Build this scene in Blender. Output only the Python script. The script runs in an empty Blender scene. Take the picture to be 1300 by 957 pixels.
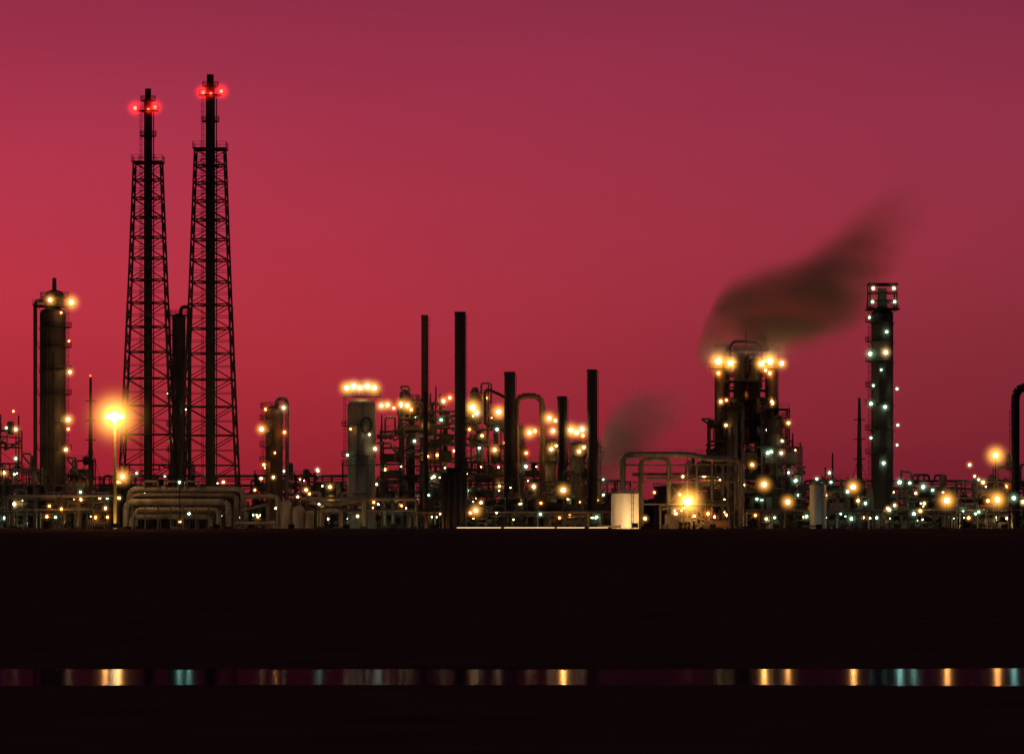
import bpy, math, random
from mathutils import Vector, Matrix
rng = random.Random(11)
G = 3.6            # plant grade level (m)
CAMH = 8.0
def X(u, D=1000.0): return (u-650.0)*D/5000.0       # image pixel coordinates -> metres at distance D
def Z(v, D=1000.0): return CAMH+(650.0-v)*D/5000.0

scene = bpy.context.scene
# ------------------------------------------------------------------ materials
MATS = {}
def mat(name, col, rough=0.7, metal=0.0, var=0.35, scale=0.6, streak=True):
    m = bpy.data.materials.new(name); m.use_nodes = True
    nt = m.node_tree; b = nt.nodes["Principled BSDF"]
    tc = nt.nodes.new("ShaderNodeTexCoord"); mp = nt.nodes.new("ShaderNodeMapping")
    mp.inputs["Scale"].default_value = (1, 1, 0.25 if streak else 1)
    n = nt.nodes.new("ShaderNodeTexNoise"); n.inputs["Scale"].default_value = scale; n.inputs["Detail"].default_value = 6
    r = nt.nodes.new("ShaderNodeValToRGB")
    r.color_ramp.elements[0].position = 0.3; r.color_ramp.elements[1].position = 0.7
    d = tuple(c*(1-var) for c in col); l = tuple(min(1, c*(1+var*0.6)) for c in col)
    r.color_ramp.elements[0].color = (d[0], d[1]*0.95, d[2]*0.9, 1); r.color_ramp.elements[1].color = (*l, 1)
    nt.links.new(tc.outputs["Object"], mp.inputs[0]); nt.links.new(mp.outputs[0], n.inputs["Vector"])
    nt.links.new(n.outputs["Fac"], r.inputs[0]); nt.links.new(r.outputs[0], b.inputs["Base Color"])
    b.inputs["Roughness"].default_value = rough; b.inputs["Metallic"].default_value = metal
    MATS[name] = m; return m
mat("dark_steel", (0.045, 0.034, 0.032), 0.75)
mat("frame_steel", (0.08, 0.074, 0.064), 0.65)
mat("grey_paint", (0.16, 0.14, 0.115), 0.6)
mat("insulation", (0.26, 0.22, 0.17), 0.55, var=0.45)
mat("rust_brown", (0.16, 0.09, 0.06), 0.8)
mat("white_paint", (0.6, 0.56, 0.48), 0.5, var=0.2)
mat("tank_white", (0.8, 0.76, 0.68), 0.5, var=0.15)
mat("silo_paint", (0.26, 0.23, 0.19), 0.6, var=0.5)
mat("concrete", (0.3, 0.27, 0.24), 0.9)
mat("column_paint", (0.1, 0.072, 0.06), 0.7)
mat("yellow_paint", (0.65, 0.5, 0.15), 0.6, var=0.15)  # yellow lamplight on the mast pole, put into its base colour

LC = {"warm": (1.0, 0.60, 0.19), "orange": (1.0, 0.38, 0.07), "green": (0.6, 1.0, 0.66), "red": (1.0, 0.05, 0.02), "white": (1.0, 0.82, 0.42)}
LS = {"warm": 36, "orange": 28, "green": 12, "red": 14, "white": 24}
def emis(name, c, s):
    m = bpy.data.materials.new(name); m.use_nodes = True; nt = m.node_tree; nt.nodes.clear()
    o = nt.nodes.new("ShaderNodeOutputMaterial"); e = nt.nodes.new("ShaderNodeEmission")
    e.inputs[0].default_value = (*c, 1); e.inputs[1].default_value = s
    nt.links.new(e.outputs[0], o.inputs[0]); MATS[name] = m; return m
for k in LC: emis("lamp_"+k, LC[k], LS[k])
emis("lamp_mast", (1, 0.62, 0.2), 230)
emis("flood_warm", (1, 0.5, 0.14), 260)
emis("flood_green", (0.6, 1, 0.8), 130)
emis("up_warm", (1, 0.62, 0.25), 900)  # emitters of the added fill lamps
emis("up_orange", (1, 0.45, 0.12), 700)
emis("up_green", (0.6, 1, 0.66), 360)
emis("lamp_strip", (1, 0.68, 0.28), 1.5)  # self-glow standing in for lamplight on the road

def halomat(name, c, k, pw=3.6):  # bloom painted as self-emission around lamps, not haze lit by them
    m = bpy.data.materials.new(name); m.use_nodes = True; nt = m.node_tree; nt.nodes.clear()
    o = nt.nodes.new("ShaderNodeOutputMaterial"); e = nt.nodes.new("ShaderNodeEmission")
    tc = nt.nodes.new("ShaderNodeTexCoord"); ln = nt.nodes.new("ShaderNodeVectorMath"); ln.operation = 'LENGTH'
    nt.links.new(tc.outputs["Object"], ln.inputs[0])
    s = nt.nodes.new("ShaderNodeMath"); s.operation = 'SUBTRACT'; s.use_clamp = True; s.inputs[0].default_value = 1
    nt.links.new(ln.outputs["Value"], s.inputs[1])
    p = nt.nodes.new("ShaderNodeMath"); p.operation = 'POWER'; p.inputs[1].default_value = pw
    nt.links.new(s.outputs[0], p.inputs[0])
    q = nt.nodes.new("ShaderNodeMath"); q.operation = 'MULTIPLY'; q.inputs[1].default_value = k
    nt.links.new(p.outputs[0], q.inputs[0]); nt.links.new(q.outputs[0], e.inputs[1])
    e.inputs[0].default_value = (*c, 1); nt.links.new(e.outputs[0], o.inputs["Volume"])
    return m
def icomesh(name, r, sub, m):
    import bmesh
    bm = bmesh.new(); bmesh.ops.create_icosphere(bm, subdivisions=sub, radius=r)
    me = bpy.data.meshes.new(name); bm.to_mesh(me); bm.free(); me.materials.append(m); return me
HC = {"warm": (1.0, 0.42, 0.07), "orange": (1.0, 0.22, 0.02), "green": (0.35, 0.75, 0.38), "red": (1.0, 0.015, 0.01), "white": (1.0, 0.62, 0.22)}
HALO = {k: icomesh("lit_haze_"+k, 1.02, 2, halomat("lit_haze_"+k, HC[k], {"warm": 1.9, "orange": 1.7, "green": 0.8, "red": 2.8, "white": 1.6}[k], 4.6)) for k in HC}
HALO["mast"] = icomesh("lit_haze_mast", 1.02, 3, halomat("lit_haze_mast", (1.0, 0.4, 0.06), 1.6, 6.0))
import bmesh
_b = bmesh.new(); bmesh.ops.create_icosphere(_b, subdivisions=2, radius=1)
ICOV = [v.co.copy() for v in _b.verts]; ICOF = [[v.index for v in f.verts] for f in _b.faces]; _b.free()

# ------------------------------------------------------------------ mesh kit
class M:
    def __init__(s): s.v = []; s.f = []; s.m = []; s.sm = []; s.mats = []
    def mi(s, n):
        if n not in s.mats: s.mats.append(n)
        return s.mats.index(n)
    def add(s, vs, fs, mt, sm=False):
        o = len(s.v); i = s.mi(mt); s.v += [tuple(v) for v in vs]
        for f in fs: s.f.append([a+o for a in f]); s.m.append(i); s.sm.append(sm)
    def box(s, c, d, mt):
        x, y, z = c; a, b, e = d[0]/2, d[1]/2, d[2]/2
        vs = [(x+i*a, y+j*b, z+k*e) for i in (-1, 1) for j in (-1, 1) for k in (-1, 1)]
        s.add(vs, [(0, 1, 3, 2), (4, 6, 7, 5), (0, 4, 5, 1), (2, 3, 7, 6), (0, 2, 6, 4), (1, 5, 7, 3)], mt)
    def beam(s, p, q, w, mt):
        p = Vector(p); q = Vector(q); d = (q-p)
        if d.length < 1e-5: return
        d.normalize(); up = Vector((0, 0, 1)) if abs(d.z) < 0.95 else Vector((0, 1, 0))
        a = d.cross(up).normalized()*w/2; b = a.cross(d).normalized()*w/2
        vs = [p+a+b, p-a+b, p-a-b, p+a-b, q+a+b, q-a+b, q-a-b, q+a-b]
        s.add(vs, [(0, 1, 2, 3), (7, 6, 5, 4), (0, 4, 5, 1), (1, 5, 6, 2), (2, 6, 7, 3), (3, 7, 4, 0)], mt)
    def cyl(s, p, q, r0, r1, mt, n=12, caps=True):
        p = Vector(p); q = Vector(q); d = (q-p)
        if d.length < 1e-5: return
        d.normalize(); up = Vector((0, 0, 1)) if abs(d.z) < 0.95 else Vector((0, 1, 0))
        a = d.cross(up).normalized(); b = a.cross(d).normalized()
        c = [(math.cos(2*math.pi*i/n), math.sin(2*math.pi*i/n)) for i in range(n)]
        vs = [p+(a*x+b*y)*r0 for x, y in c]+[q+(a*x+b*y)*r1 for x, y in c]
        s.add(vs, [(i, (i+1) % n, n+(i+1) % n, n+i) for i in range(n)], mt, True)
        if caps:
            s.add(vs[:n], [tuple(range(n-1, -1, -1))], mt)
            s.add(vs[n:], [tuple(range(n))], mt)
    def ball(s, c, r, mt, k=(1, 1, 1)):
        s.add([(c[0]+v.x*r*k[0], c[1]+v.y*r*k[1], c[2]+v.z*r*k[2]) for v in ICOV], ICOF, mt, True)
    def pipe(s, pts, r, mt, n=10, bend=2.2):
        P = [Vector(p) for p in pts]; out = [P[0]]
        for i in range(1, len(P)-1):
            a = (P[i-1]-P[i]); b = (P[i+1]-P[i]); L = min(a.length, b.length)*0.49; k = min(L, r*bend)
            A = P[i]+a.normalized()*k; B = P[i]+b.normalized()*k
            for t in (0, .25, .5, .75, 1): out.append((1-t)**2*A+2*t*(1-t)*P[i]+t*t*B)
        out.append(P[-1])
        for i in range(len(out)-1): s.cyl(out[i], out[i+1], r, r, mt, n, caps=(i == 0 or i == len(out)-2))
    def dome(s, c, r, h, mt, n=16):
        vs = []; fs = []; K = 4
        for j in range(K):
            t = j/K*math.pi/2
            for i in range(n):
                a = 2*math.pi*i/n; vs.append((c[0]+r*math.cos(t)*math.cos(a), c[1]+r*math.cos(t)*math.sin(a), c[2]+h*math.sin(t)))
        vs.append((c[0], c[1], c[2]+h))
        for j in range(K-1):
            for i in range(n): fs.append((j*n+i, j*n+(i+1) % n, (j+1)*n+(i+1) % n, (j+1)*n+i))
        for i in range(n): fs.append(((K-1)*n+i, (K-1)*n+(i+1) % n, K*n))
        s.add(vs, fs, mt, True)
    def ring(s, c, ri, ro, mt, a0=0, a1=2*math.pi, rail=True, n=14):
        x, y, z = c; vs = []
        for i in range(n+1):
            a = a0+(a1-a0)*i/n; ca, sa = math.cos(a), math.sin(a)
            vs += [(x+ri*ca, y+ri*sa, z), (x+ro*ca, y+ro*sa, z), (x+ro*ca, y+ro*sa, z-.22), (x+ri*ca, y+ri*sa, z-.22)]
        fs = []
        for i in range(n):
            for k in range(4):
                fs.append((i*4+k, i*4+(k+1) % 4, (i+1)*4+(k+1) % 4, (i+1)*4+k))
        s.add(vs, fs, mt)
        if rail:
            for i in range(n+1):
                p = vs[i*4+1]; s.beam(p, (p[0], p[1], z+1.15), .09, mt)
                if i < n:
                    q = vs[(i+1)*4+1]
                    for h in (.6, 1.15): s.beam((p[0], p[1], z+h), (q[0], q[1], z+h), .09, mt)
    def ladder(s, x, y, z0, z1, mt, w=.5):
        s.beam((x-w/2, y, z0), (x-w/2, y, z1), .1, mt); s.beam((x+w/2, y, z0), (x+w/2, y, z1), .1, mt)
        z = z0
        while z < z1:
            s.beam((x-w/2, y, z), (x+w/2, y, z), .07, mt); z += .6
        z = z0+2
        while z < z1:
            for a, b in (((-.45, 0), (-.35, -.6)), ((-.35, -.6), (.35, -.6)), ((.35, -.6), (.45, 0))):
                s.beam((x+a[0], y+a[1], z), (x+b[0], y+b[1], z), .07, mt)
            z += 1.5
    def rail(s, p, q, mt, h=1.15):
        p = Vector(p); q = Vector(q); n = max(1, int((q-p).length/1.8)); u = Vector((0, 0, 1))
        for i in range(n+1):
            a = p.lerp(q, i/n); s.beam(a, a+u*h, .08, mt)
        s.beam(p+u*h, q+u*h, .08, mt); s.beam(p+u*h*.5, q+u*h*.5, .07, mt)
    def stair(s, p, q, mt):
        p = Vector(p); q = Vector(q); s.beam(p, q, .22, mt); s.beam(p+Vector((0, 0, 1.1)), q+Vector((0, 0, 1.1)), .09, mt)
        o = Vector((0, .9, 0)); s.beam(p+o, q+o, .22, mt); n = int(abs(q.z-p.z)/.3)
        for i in range(n):
            a = p.lerp(q, i/max(1, n)); s.box((a.x, a.y+.45, a.z), (.28, .9, .05), mt)

SPC = {"warm": (1, .33, .05), "green": (.4, .8, .42)}
class S:
    def __init__(s, name, loc): s.name = name; s.loc = Vector(loc); s.parts = {}; s.halos = []; s.spots = []
    def p(s, n):
        if n not in s.parts: s.parts[n] = M()
        return s.parts[n]
    def lamp(s, pos, kind="warm", r=.4, halo=0, m=None, fixture=True):
        s.p("lamp_bulbs").ball(pos, r, m or "lamp_"+kind)
        if fixture:
            x, y, z = pos
            s.p("lamp_brackets").beam((x, y+r*.6, z+r*1.1), (x, y+1.6, z+r*1.1), .1, "dark_steel")
        if halo: s.halos.append((pos, kind if m is None else "mast", halo))
    def flood(s, u, v, D, kind="warm", r=.45, halo=3.4, P=60000):
        # floodlight aimed across the field at the river: bulb in an open-fronted housing
        x, z = X(u, D), Z(v, D); h = s.p("floodlight_housing"); w = r*1.25
        s.p("floodlight_bulbs").ball((x, D, z), r, "flood_"+kind, (1, .5, 1))
        h.box((x, D+r*.9, z), (2*w+.1, .08, 2*w+.1), "dark_steel")
        for a in (-1, 1):
            h.box((x+a*w, D+r*.1, z), (.06, r*1.5, 2*w), "dark_steel"); h.box((x, D+r*.1, z+a*w), (2*w-.07, r*1.5, .06), "dark_steel")
        h.beam((x, D+r, z), (x, D+r, G), .22, "dark_steel")
        s.halos.append(((x, D-.2, z), kind, halo)); s.spots.append(((x, D-r*1.2-.6, z), kind, P*1.9))
    def up(s, u, D, kind="warm", r=.2, z=4.6):
        # added fill lamp, hidden by its hood, to brighten the equipment behind it
        x = X(u, D); s.p("ground_floodlight_bulbs").ball((x, D, z), r, "up_"+kind)
        h = s.p("ground_floodlight_shields"); h.box((x, D-r-.3, z-.05), (1.5, .08, 1.1), "dark_steel"); h.box((x, D-.1, G+.2), (.5, .5, .5), "concrete")
    def done(s):
        e = bpy.data.objects.new(s.name, None); e.location = s.loc; e.empty_display_size = 2
        scene.collection.objects.link(e)
        for n, k in s.parts.items():
            me = bpy.data.meshes.new(s.name+"_"+n)
            me.from_pydata([(v[0]-s.loc.x, v[1]-s.loc.y, v[2]-s.loc.z) for v in k.v], [], k.f)
            for q in k.mats: me.materials.append(MATS[q])
            me.polygons.foreach_set("material_index", k.m); me.polygons.foreach_set("use_smooth", k.sm)
            me.update(); o = bpy.data.objects.new(n, me); scene.collection.objects.link(o); o.parent = e
        for pos, kind, R in s.halos:
            o = bpy.data.objects.new("lit_haze", HALO[kind]); scene.collection.objects.link(o); o.parent = e
            o.location = Vector(pos)-s.loc; o.scale = (R, R, R)
        for pos, kind, P in s.spots:
            l = bpy.data.lights.new("floodlight_beam", 'SPOT'); l.energy = P*(.4 if kind == "green" else 1); l.color = SPC[kind]; l.shadow_soft_size = .4; l.spot_size = math.radians(11); l.spot_blend = .5
            o = bpy.data.objects.new("floodlight_beam", l); scene.collection.objects.link(o); o.parent = e; o.location = Vector(pos)-s.loc
            o.rotation_euler = (Vector((pos[0]*.2, 192, 0))-Vector(pos)).to_track_quat('-Z', 'Y').to_euler()
        return e

# ------------------------------------------------------------------ flare towers
def flare(cu, top, lat_top, hw_top, hw_bot, D, rst, redv, nb, lampdx):
    cx = X(cu, D); k = D/5000; s = S("flare_tower", (cx, D, G)); z1 = Z(lat_top, D); zt = Z(top, D)
    a = s.p("lattice"); st = s.p("flare_stack")
    st.cyl((cx, D, G), (cx, D, zt-3), rst, rst*.95, "dark_steel", 16)
    st.cyl((cx, D, zt-3), (cx, D, zt), rst*.72, rst*.72, "dark_steel", 12)
    st.cyl((cx, D, zt-3.3), (cx, D, zt-2.8), rst*1.15, rst*1.15, "dark_steel", 12)
    st.cyl((cx+rst+.35, D-.3, G), (cx+rst+.35, D-.3, zt-6), .14, .14, "dark_steel", 6)
    st.cyl((cx-.5, D-rst-.1, G), (cx-.5, D-rst-.1, zt-4), .1, .1, "dark_steel", 6)
    fr = [0]; h = 1.0
    for i in range(nb): fr.append(fr[-1]+h); h *= .955
    fr = [f/fr[-1] for f in fr]
    def hw(t): return (hw_bot+(hw_top-hw_bot)*(t**.86))*k
    C = [(-1, -1), (1, -1), (1, 1), (-1, 1)]
    for i in range(nb):
        za, zb = G+(z1-G)*fr[i], G+(z1-G)*fr[i+1]; ha, hb = hw(fr[i]), hw(fr[i+1]); zm = (za+zb)/2; hm = (ha+hb)/2
        lw = .5 if i < nb/2 else .4
        for j in range(4):
            c, d = C[j], C[(j+1) % 4]
            pa = (cx+c[0]*ha, D+c[1]*ha, za); pb = (cx+c[0]*hb, D+c[1]*hb, zb)
            qa = (cx+d[0]*ha, D+d[1]*ha, za); qb = (cx+d[0]*hb, D+d[1]*hb, zb)
            a.beam(pa, pb, lw, "dark_steel"); a.beam(pb, qb, .3, "dark_steel")
            a.beam(pa, qb, .22, "dark_steel"); a.beam(qa, pb, .22, "dark_steel")
            pm = (cx+c[0]*hm, D+c[1]*hm, zm); qm = (cx+d[0]*hm, D+d[1]*hm, zm)
            a.beam(pm, qm, .14, "dark_steel")
            a.beam(pb, (cx+c[0]*rst*.7, D+c[1]*rst*.7, zb), .16, "dark_steel")
        if i % 3 == 2:
            w = rst+1.1
            for y in (-1, 1): a.box((cx, D+y*(w-.3), zb+.2), (2*w, .6, .1), "dark_steel")
            a.rail((cx-w, D-w, zb+.25), (cx+w, D-w, zb+.25), "dark_steel")
    h = hw(1)+.5
    a.box((cx-h+(h-rst)/2-.05, D, z1+.1), (h-rst, 2*h, .22), "dark_steel"); a.box((cx+h-(h-rst)/2+.05, D, z1+.1), (h-rst, 2*h, .22), "dark_steel")
    for i in range(4):
        c, d = C[i], C[(i+1) % 4]
        a.rail((cx+c[0]*h, D+c[1]*h, z1+.2), (cx+d[0]*h, D+d[1]*h, z1+.2), "dark_steel", 1.5)
    a.ladder(cx-rst-.7, D-.2, G+2, zt-5, "dark_steel", .5)
    zr = Z(redv, D); a.ring((cx, D, zr-.6), rst, rst+1.7, "dark_steel"); a.ring((cx, D, (zr+z1)/2), rst, rst+1.0, "dark_steel")
    a.ring((cx, D, zt-3), rst*.8, rst+.8, "dark_steel")
    for dx in lampdx: s.lamp((cx+dx*k, D-1.0, zr+(.25 if dx > 0 else 0)), "red", .45, 3.8)
    s.lamp((cx+.3, D-rst-1.2, zr-.5), "red", .3, 2.0)
    for q in range(4):
        s.lamp((cx+rng.uniform(-1, 1)*hw(0), D-2, G+rng.uniform(3, 14)), "green", .16, 0)
    for c in C: s.p("footings").box((cx+c[0]*hw(0), D+c[1]*hw(0), G+.2), (2, 2, 1), "concrete")
    s.done()
flare(188, 113, 207, 17, 37, 1010, 1.1, 138, 15, (-16, 9))
flare(267, 95, 190, 18.5, 38, 1000, 1.25, 118, 16, (-9, 14))

# ------------------------------------------------------------------ columns
def column(cu, w, top, D, plats, shell, name="distillation_column", side=1, vent=0, over=True, lamps=()):
    cx = X(cu, D); k = D/5000; r = w*k/2; s = S(name, (cx, D, G)); zt = Z(top, D); a = s.p("vessel"); b = s.p("platforms")
    a.cyl((cx, D, G), (cx, D, G+2.5), r*1.12, r*1.02, "concrete", 20); a.cyl((cx, D, G+2.5), (cx, D, zt-r*.5), r, r, shell, 24)
    a.dome((cx, D, zt-r*.5), r, r*.5, shell, 24)
    z = G+6
    while z < zt-2: a.cyl((cx, D, z), (cx, D, z+.18), r*1.025, r*1.025, shell, 24, False); z += rng.uniform(3.5, 5)
    if over:
        o = -side; a.pipe([(cx+r*.3*o, D, zt-.4), (cx+r*.3*o, D, zt+1.7), (cx+(r+1.1)*o, D-.4, zt+1.7), (cx+(r+1.1)*o, D-.4, G+4), (cx+(r+5)*o, D-.4, G+4)], .5, "grey_paint" if shell != "column_paint" else shell)
    pm = "frame_steel" if shell != "column_paint" else "dark_steel"
    for i, v in enumerate(plats):
        z = Z(v, D); a0 = (-math.pi*.75 if side > 0 else math.pi*.35)+rng.uniform(-.3, .3)
        if i == 0: b.ring((cx, D, z), r, r+1.3, pm)
        else: b.ring((cx, D, z), r, r+1.5, pm, a0, a0+math.pi*1.25, n=10)
        for t in (-.8, .8): b.beam((cx+t*(r+1.1), D-.5, z-.2), (cx+t*r, D-.5, z-1.8), .13, "dark_steel")
        if i+1 < len(plats): b.ladder(cx+side*(r+.6), D-.9, Z(plats[i+1], D), z+1, "dark_steel", .5)
    b.ladder(cx+side*(r+.6), D-.9, G, Z(plats[-1], D)+1, "dark_steel", .5)
    for t in (-.35, .25): a.cyl((cx+r*t, D-r-.25, G+3), (cx+r*t, D-r-.25, zt-rng.uniform(4, 12)), .18, .18, shell, 8)
    for (lu, lv, kd, rr, hh) in lamps: s.lamp((X(lu, D), D-r-.9, Z(lv, D)), kd, rr, hh)
    return s
s = column(67, 33, 390, 1000, [389, 415, 440, 470, 500, 535, 570], "column_paint", side=1, over=True,
    lamps=[(93, 385, "warm", .5, 4), (66, 382, "warm", .4, 3.0), (90, 434, "orange", .2, 1.3), (91, 473, "warm", .35, 2.4), (89, 533, "warm", .45, 3.2), (89, 545, "orange", .28, 1.8), (86, 571, "warm", .3, 2.2), (80, 398, "orange", .2, 1.4)])
cx = X(69); a = s.p("top_drum")
a.cyl((cx, 1000, Z(390)), (cx, 1000, Z(374)), 2.6, 2.4, "rust_brown", 18); a.dome((cx, 1000, Z(374)), 2.4, 1.2, "rust_brown", 18)
a.cyl((cx, 1000, Z(372)), (cx, 1000, Z(353)), .6, .5, "dark_steel", 10); a.ring((cx, 1000, Z(377)), 2.3, 3.6, "dark_steel")
a.box((cx, 1000, Z(388)), (10.5, 6, .25), "dark_steel"); a.rail((cx-5.2, 997, Z(388)), (cx+5.2, 997, Z(388)), "dark_steel", 1.4)
s.done()
s = column(227, 17, 398, 1030, [400, 425, 450, 478, 505, 540, 572], "column_paint", side=-1, lamps=[(214, 500, "green", .15, 0), (237, 520, "green", .15, 0), (218, 560, "warm", .22, 1.3)]); s.done()
s = column(348, 22, 515, 1000, [517, 532, 548, 566, 585], "rust_brown", side=-1, lamps=[(333, 545, "warm", .42, 3), (361, 518, "white", .3, 2.2), (338, 520, "orange", .25, 1.6), (362, 549, "orange", .3, 2.0), (336, 590, "orange", .28, 1.8), (350, 575, "orange", .18, 1.0)]); s.done()
s = column(459, 36, 506, 990, [503, 540, 578, 590], "silo_paint", side=-1, over=False,
    lamps=[(441, 493, "warm", .5, 3.8), (450, 491, "white", .5, 3.6), (458, 493, "warm", .45, 3.4), (467, 491, "white", .5, 3.6), (476, 493, "warm", .5, 3.8), (442, 578, "green", .25, 1.5), (477, 570, "white", .3, 2), (470, 552, "white", .2, 1.4), (446, 545, "orange", .2, 1.2)])
c = s.p("crown"); cx = X(459, 990)
for i in range(12):
    t = 2*math.pi*i/12; c.beam((cx+4.3*math.cos(t), 990+4.3*math.sin(t), Z(503, 990)), (cx+4.3*math.cos(t), 990+4.3*math.sin(t), Z(486, 990)), .14, "frame_steel")
c.ring((cx, 990, Z(487, 990)), 3.4, 4.6, "frame_steel", rail=False)
for i in range(18):   # painted ring mark
    t0, t1 = 2*math.pi*i/18, 2*math.pi*(i+1)/18; q = []
    for t in (t0, t1):
        dx = 1.25*math.cos(t)+1.3; dz = 1.9*math.sin(t); q.append((cx+dx, 990-math.sqrt(max(0, 3.62**2-dx*dx)), Z(540, 990)+dz))
    c.beam(q[0], q[1], .45, "dark_steel")
s.done()
s = column(1120, 28, 392, 1000, [393, 408, 433, 458, 490, 513, 545, 575], "column_paint", side=-1, over=False,
    lamps=[(1107, 367, "white", .3, 1.6), (1133, 367, "white", .3, 1.6), (1106, 384, "green", .3, 1.7), (1134, 384, "green", .3, 1.7), (1102, 404, "green", .25, 1.5), (1124, 422, "green", .3, 1.8), (1103, 450, "green", .42, 2.8), (1123, 448, "white", .38, 2.6), (1107, 490, "green", .25, 1.5), (1137, 494, "green", .25, 1.5), (1104, 513, "green", .35, 2.2), (1122, 517, "green", .35, 2.2), (1138, 540, "green", .25, 1.5), (1104, 556, "green", .25, 1.4), (1120, 588, "green", .35, 2), (1117, 470, "green", .22, 1.3), (1137, 565, "green", .22, 1.3)])
c = s.p("top_cage"); cx = X(1120)
for i in (-1, 1):
    for j in (-1, 1): c.beam((cx+3.4*i, 1000+3.4*j, Z(393)), (cx+3.4*i, 1000+3.4*j, Z(362)), .32, "dark_steel")
for v in (362, 372, 382, 392):
    z = Z(v)
    for i in (-1, 1):
        c.beam((cx-3.4, 1000+3.4*i, z), (cx+3.4, 1000+3.4*i, z), .3, "dark_steel"); c.beam((cx+3.4*i, 996.6, z), (cx+3.4*i, 1003.4, z), .3, "dark_steel")
c.box((cx, 1000, Z(362)+.2), (7.4, 7.4, .3), "dark_steel"); c.cyl((cx, 1000, Z(392)), (cx, 1000, Z(366)), 1.3, 1.1, "column_paint", 12)
c.beam((cx-3.4, 996.6, Z(392)), (cx, 996.6, Z(382)), .2, "dark_steel"); c.beam((cx+3.4, 996.6, Z(392)), (cx, 996.6, Z(382)), .2, "dark_steel")
c.box((cx, 1000, Z(393)), (8.2, 8.2, .3), "dark_steel")
s.up(1112, 990, "green", .1); s.done()

# ------------------------------------------------------------------ smokestacks
def stack(cu, w, top, D, m="dark_steel"):
    cx = X(cu, D); r = w*D/10000; s = S("smokestack", (cx, D, G)); a = s.p("shaft"); zt = Z(top, D)
    a.cyl((cx, D, G), (cx, D, G+5), r*1.3, r*1.03, m, 18); a.cyl((cx, D, G+5), (cx, D, zt), r*1.02, r*.96, m, 18, False)
    a.cyl((cx, D, zt-.7), (cx, D, zt), r*1.05, r*1.05, m, 18, False)
    a.cyl((cx, D, zt-1.2), (cx, D, zt-.9), r*.9, r*.9, "dark_steel", 18)
    z = G+7
    while z < zt-3: a.cyl((cx, D, z), (cx, D, z+.2), r*1.07, r*1.07, m, 18, False); z += 6
    s.p("ladder").ladder(cx+r+.15, D-.3, G, zt-.5, "dark_steel", .3)
    return s
stack(539, 8.5, 400, 1030, "rust_brown").done(); stack(584, 14, 396, 985).done(); stack(647, 14, 472, 985).done()
stack(713.5, 12.5, 503, 985).done(); stack(751.5, 13, 469, 985).done(); stack(540, 6, 497, 965).done(); stack(662, 7, 541, 1000, "grey_paint").done()
for cu in (914.5, 979.5):
    s = stack(cu, 15, 437, 1005, "rust_brown")
    for du, v, kd, rr, hh in ((-3, 459, "warm", .65, 5), (13 if cu < 950 else -12, 461, "warm", .5, 3.8), (-3, 474, "orange", .35, 2.6), (0, 510, "warm", .28, 1.8)):
        s.lamp((X(cu+du, 1005), 1003, Z(v, 1005)), kd, rr, hh)
    if cu > 950: s.lamp((X(993), 1002, Z(461)), "warm", .45, 3.2)
    s.p("ladder").ring((X(cu, 1005), 1005, Z(468, 1005)), 1.5, 2.9, "dark_steel")
    s.done()

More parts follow.
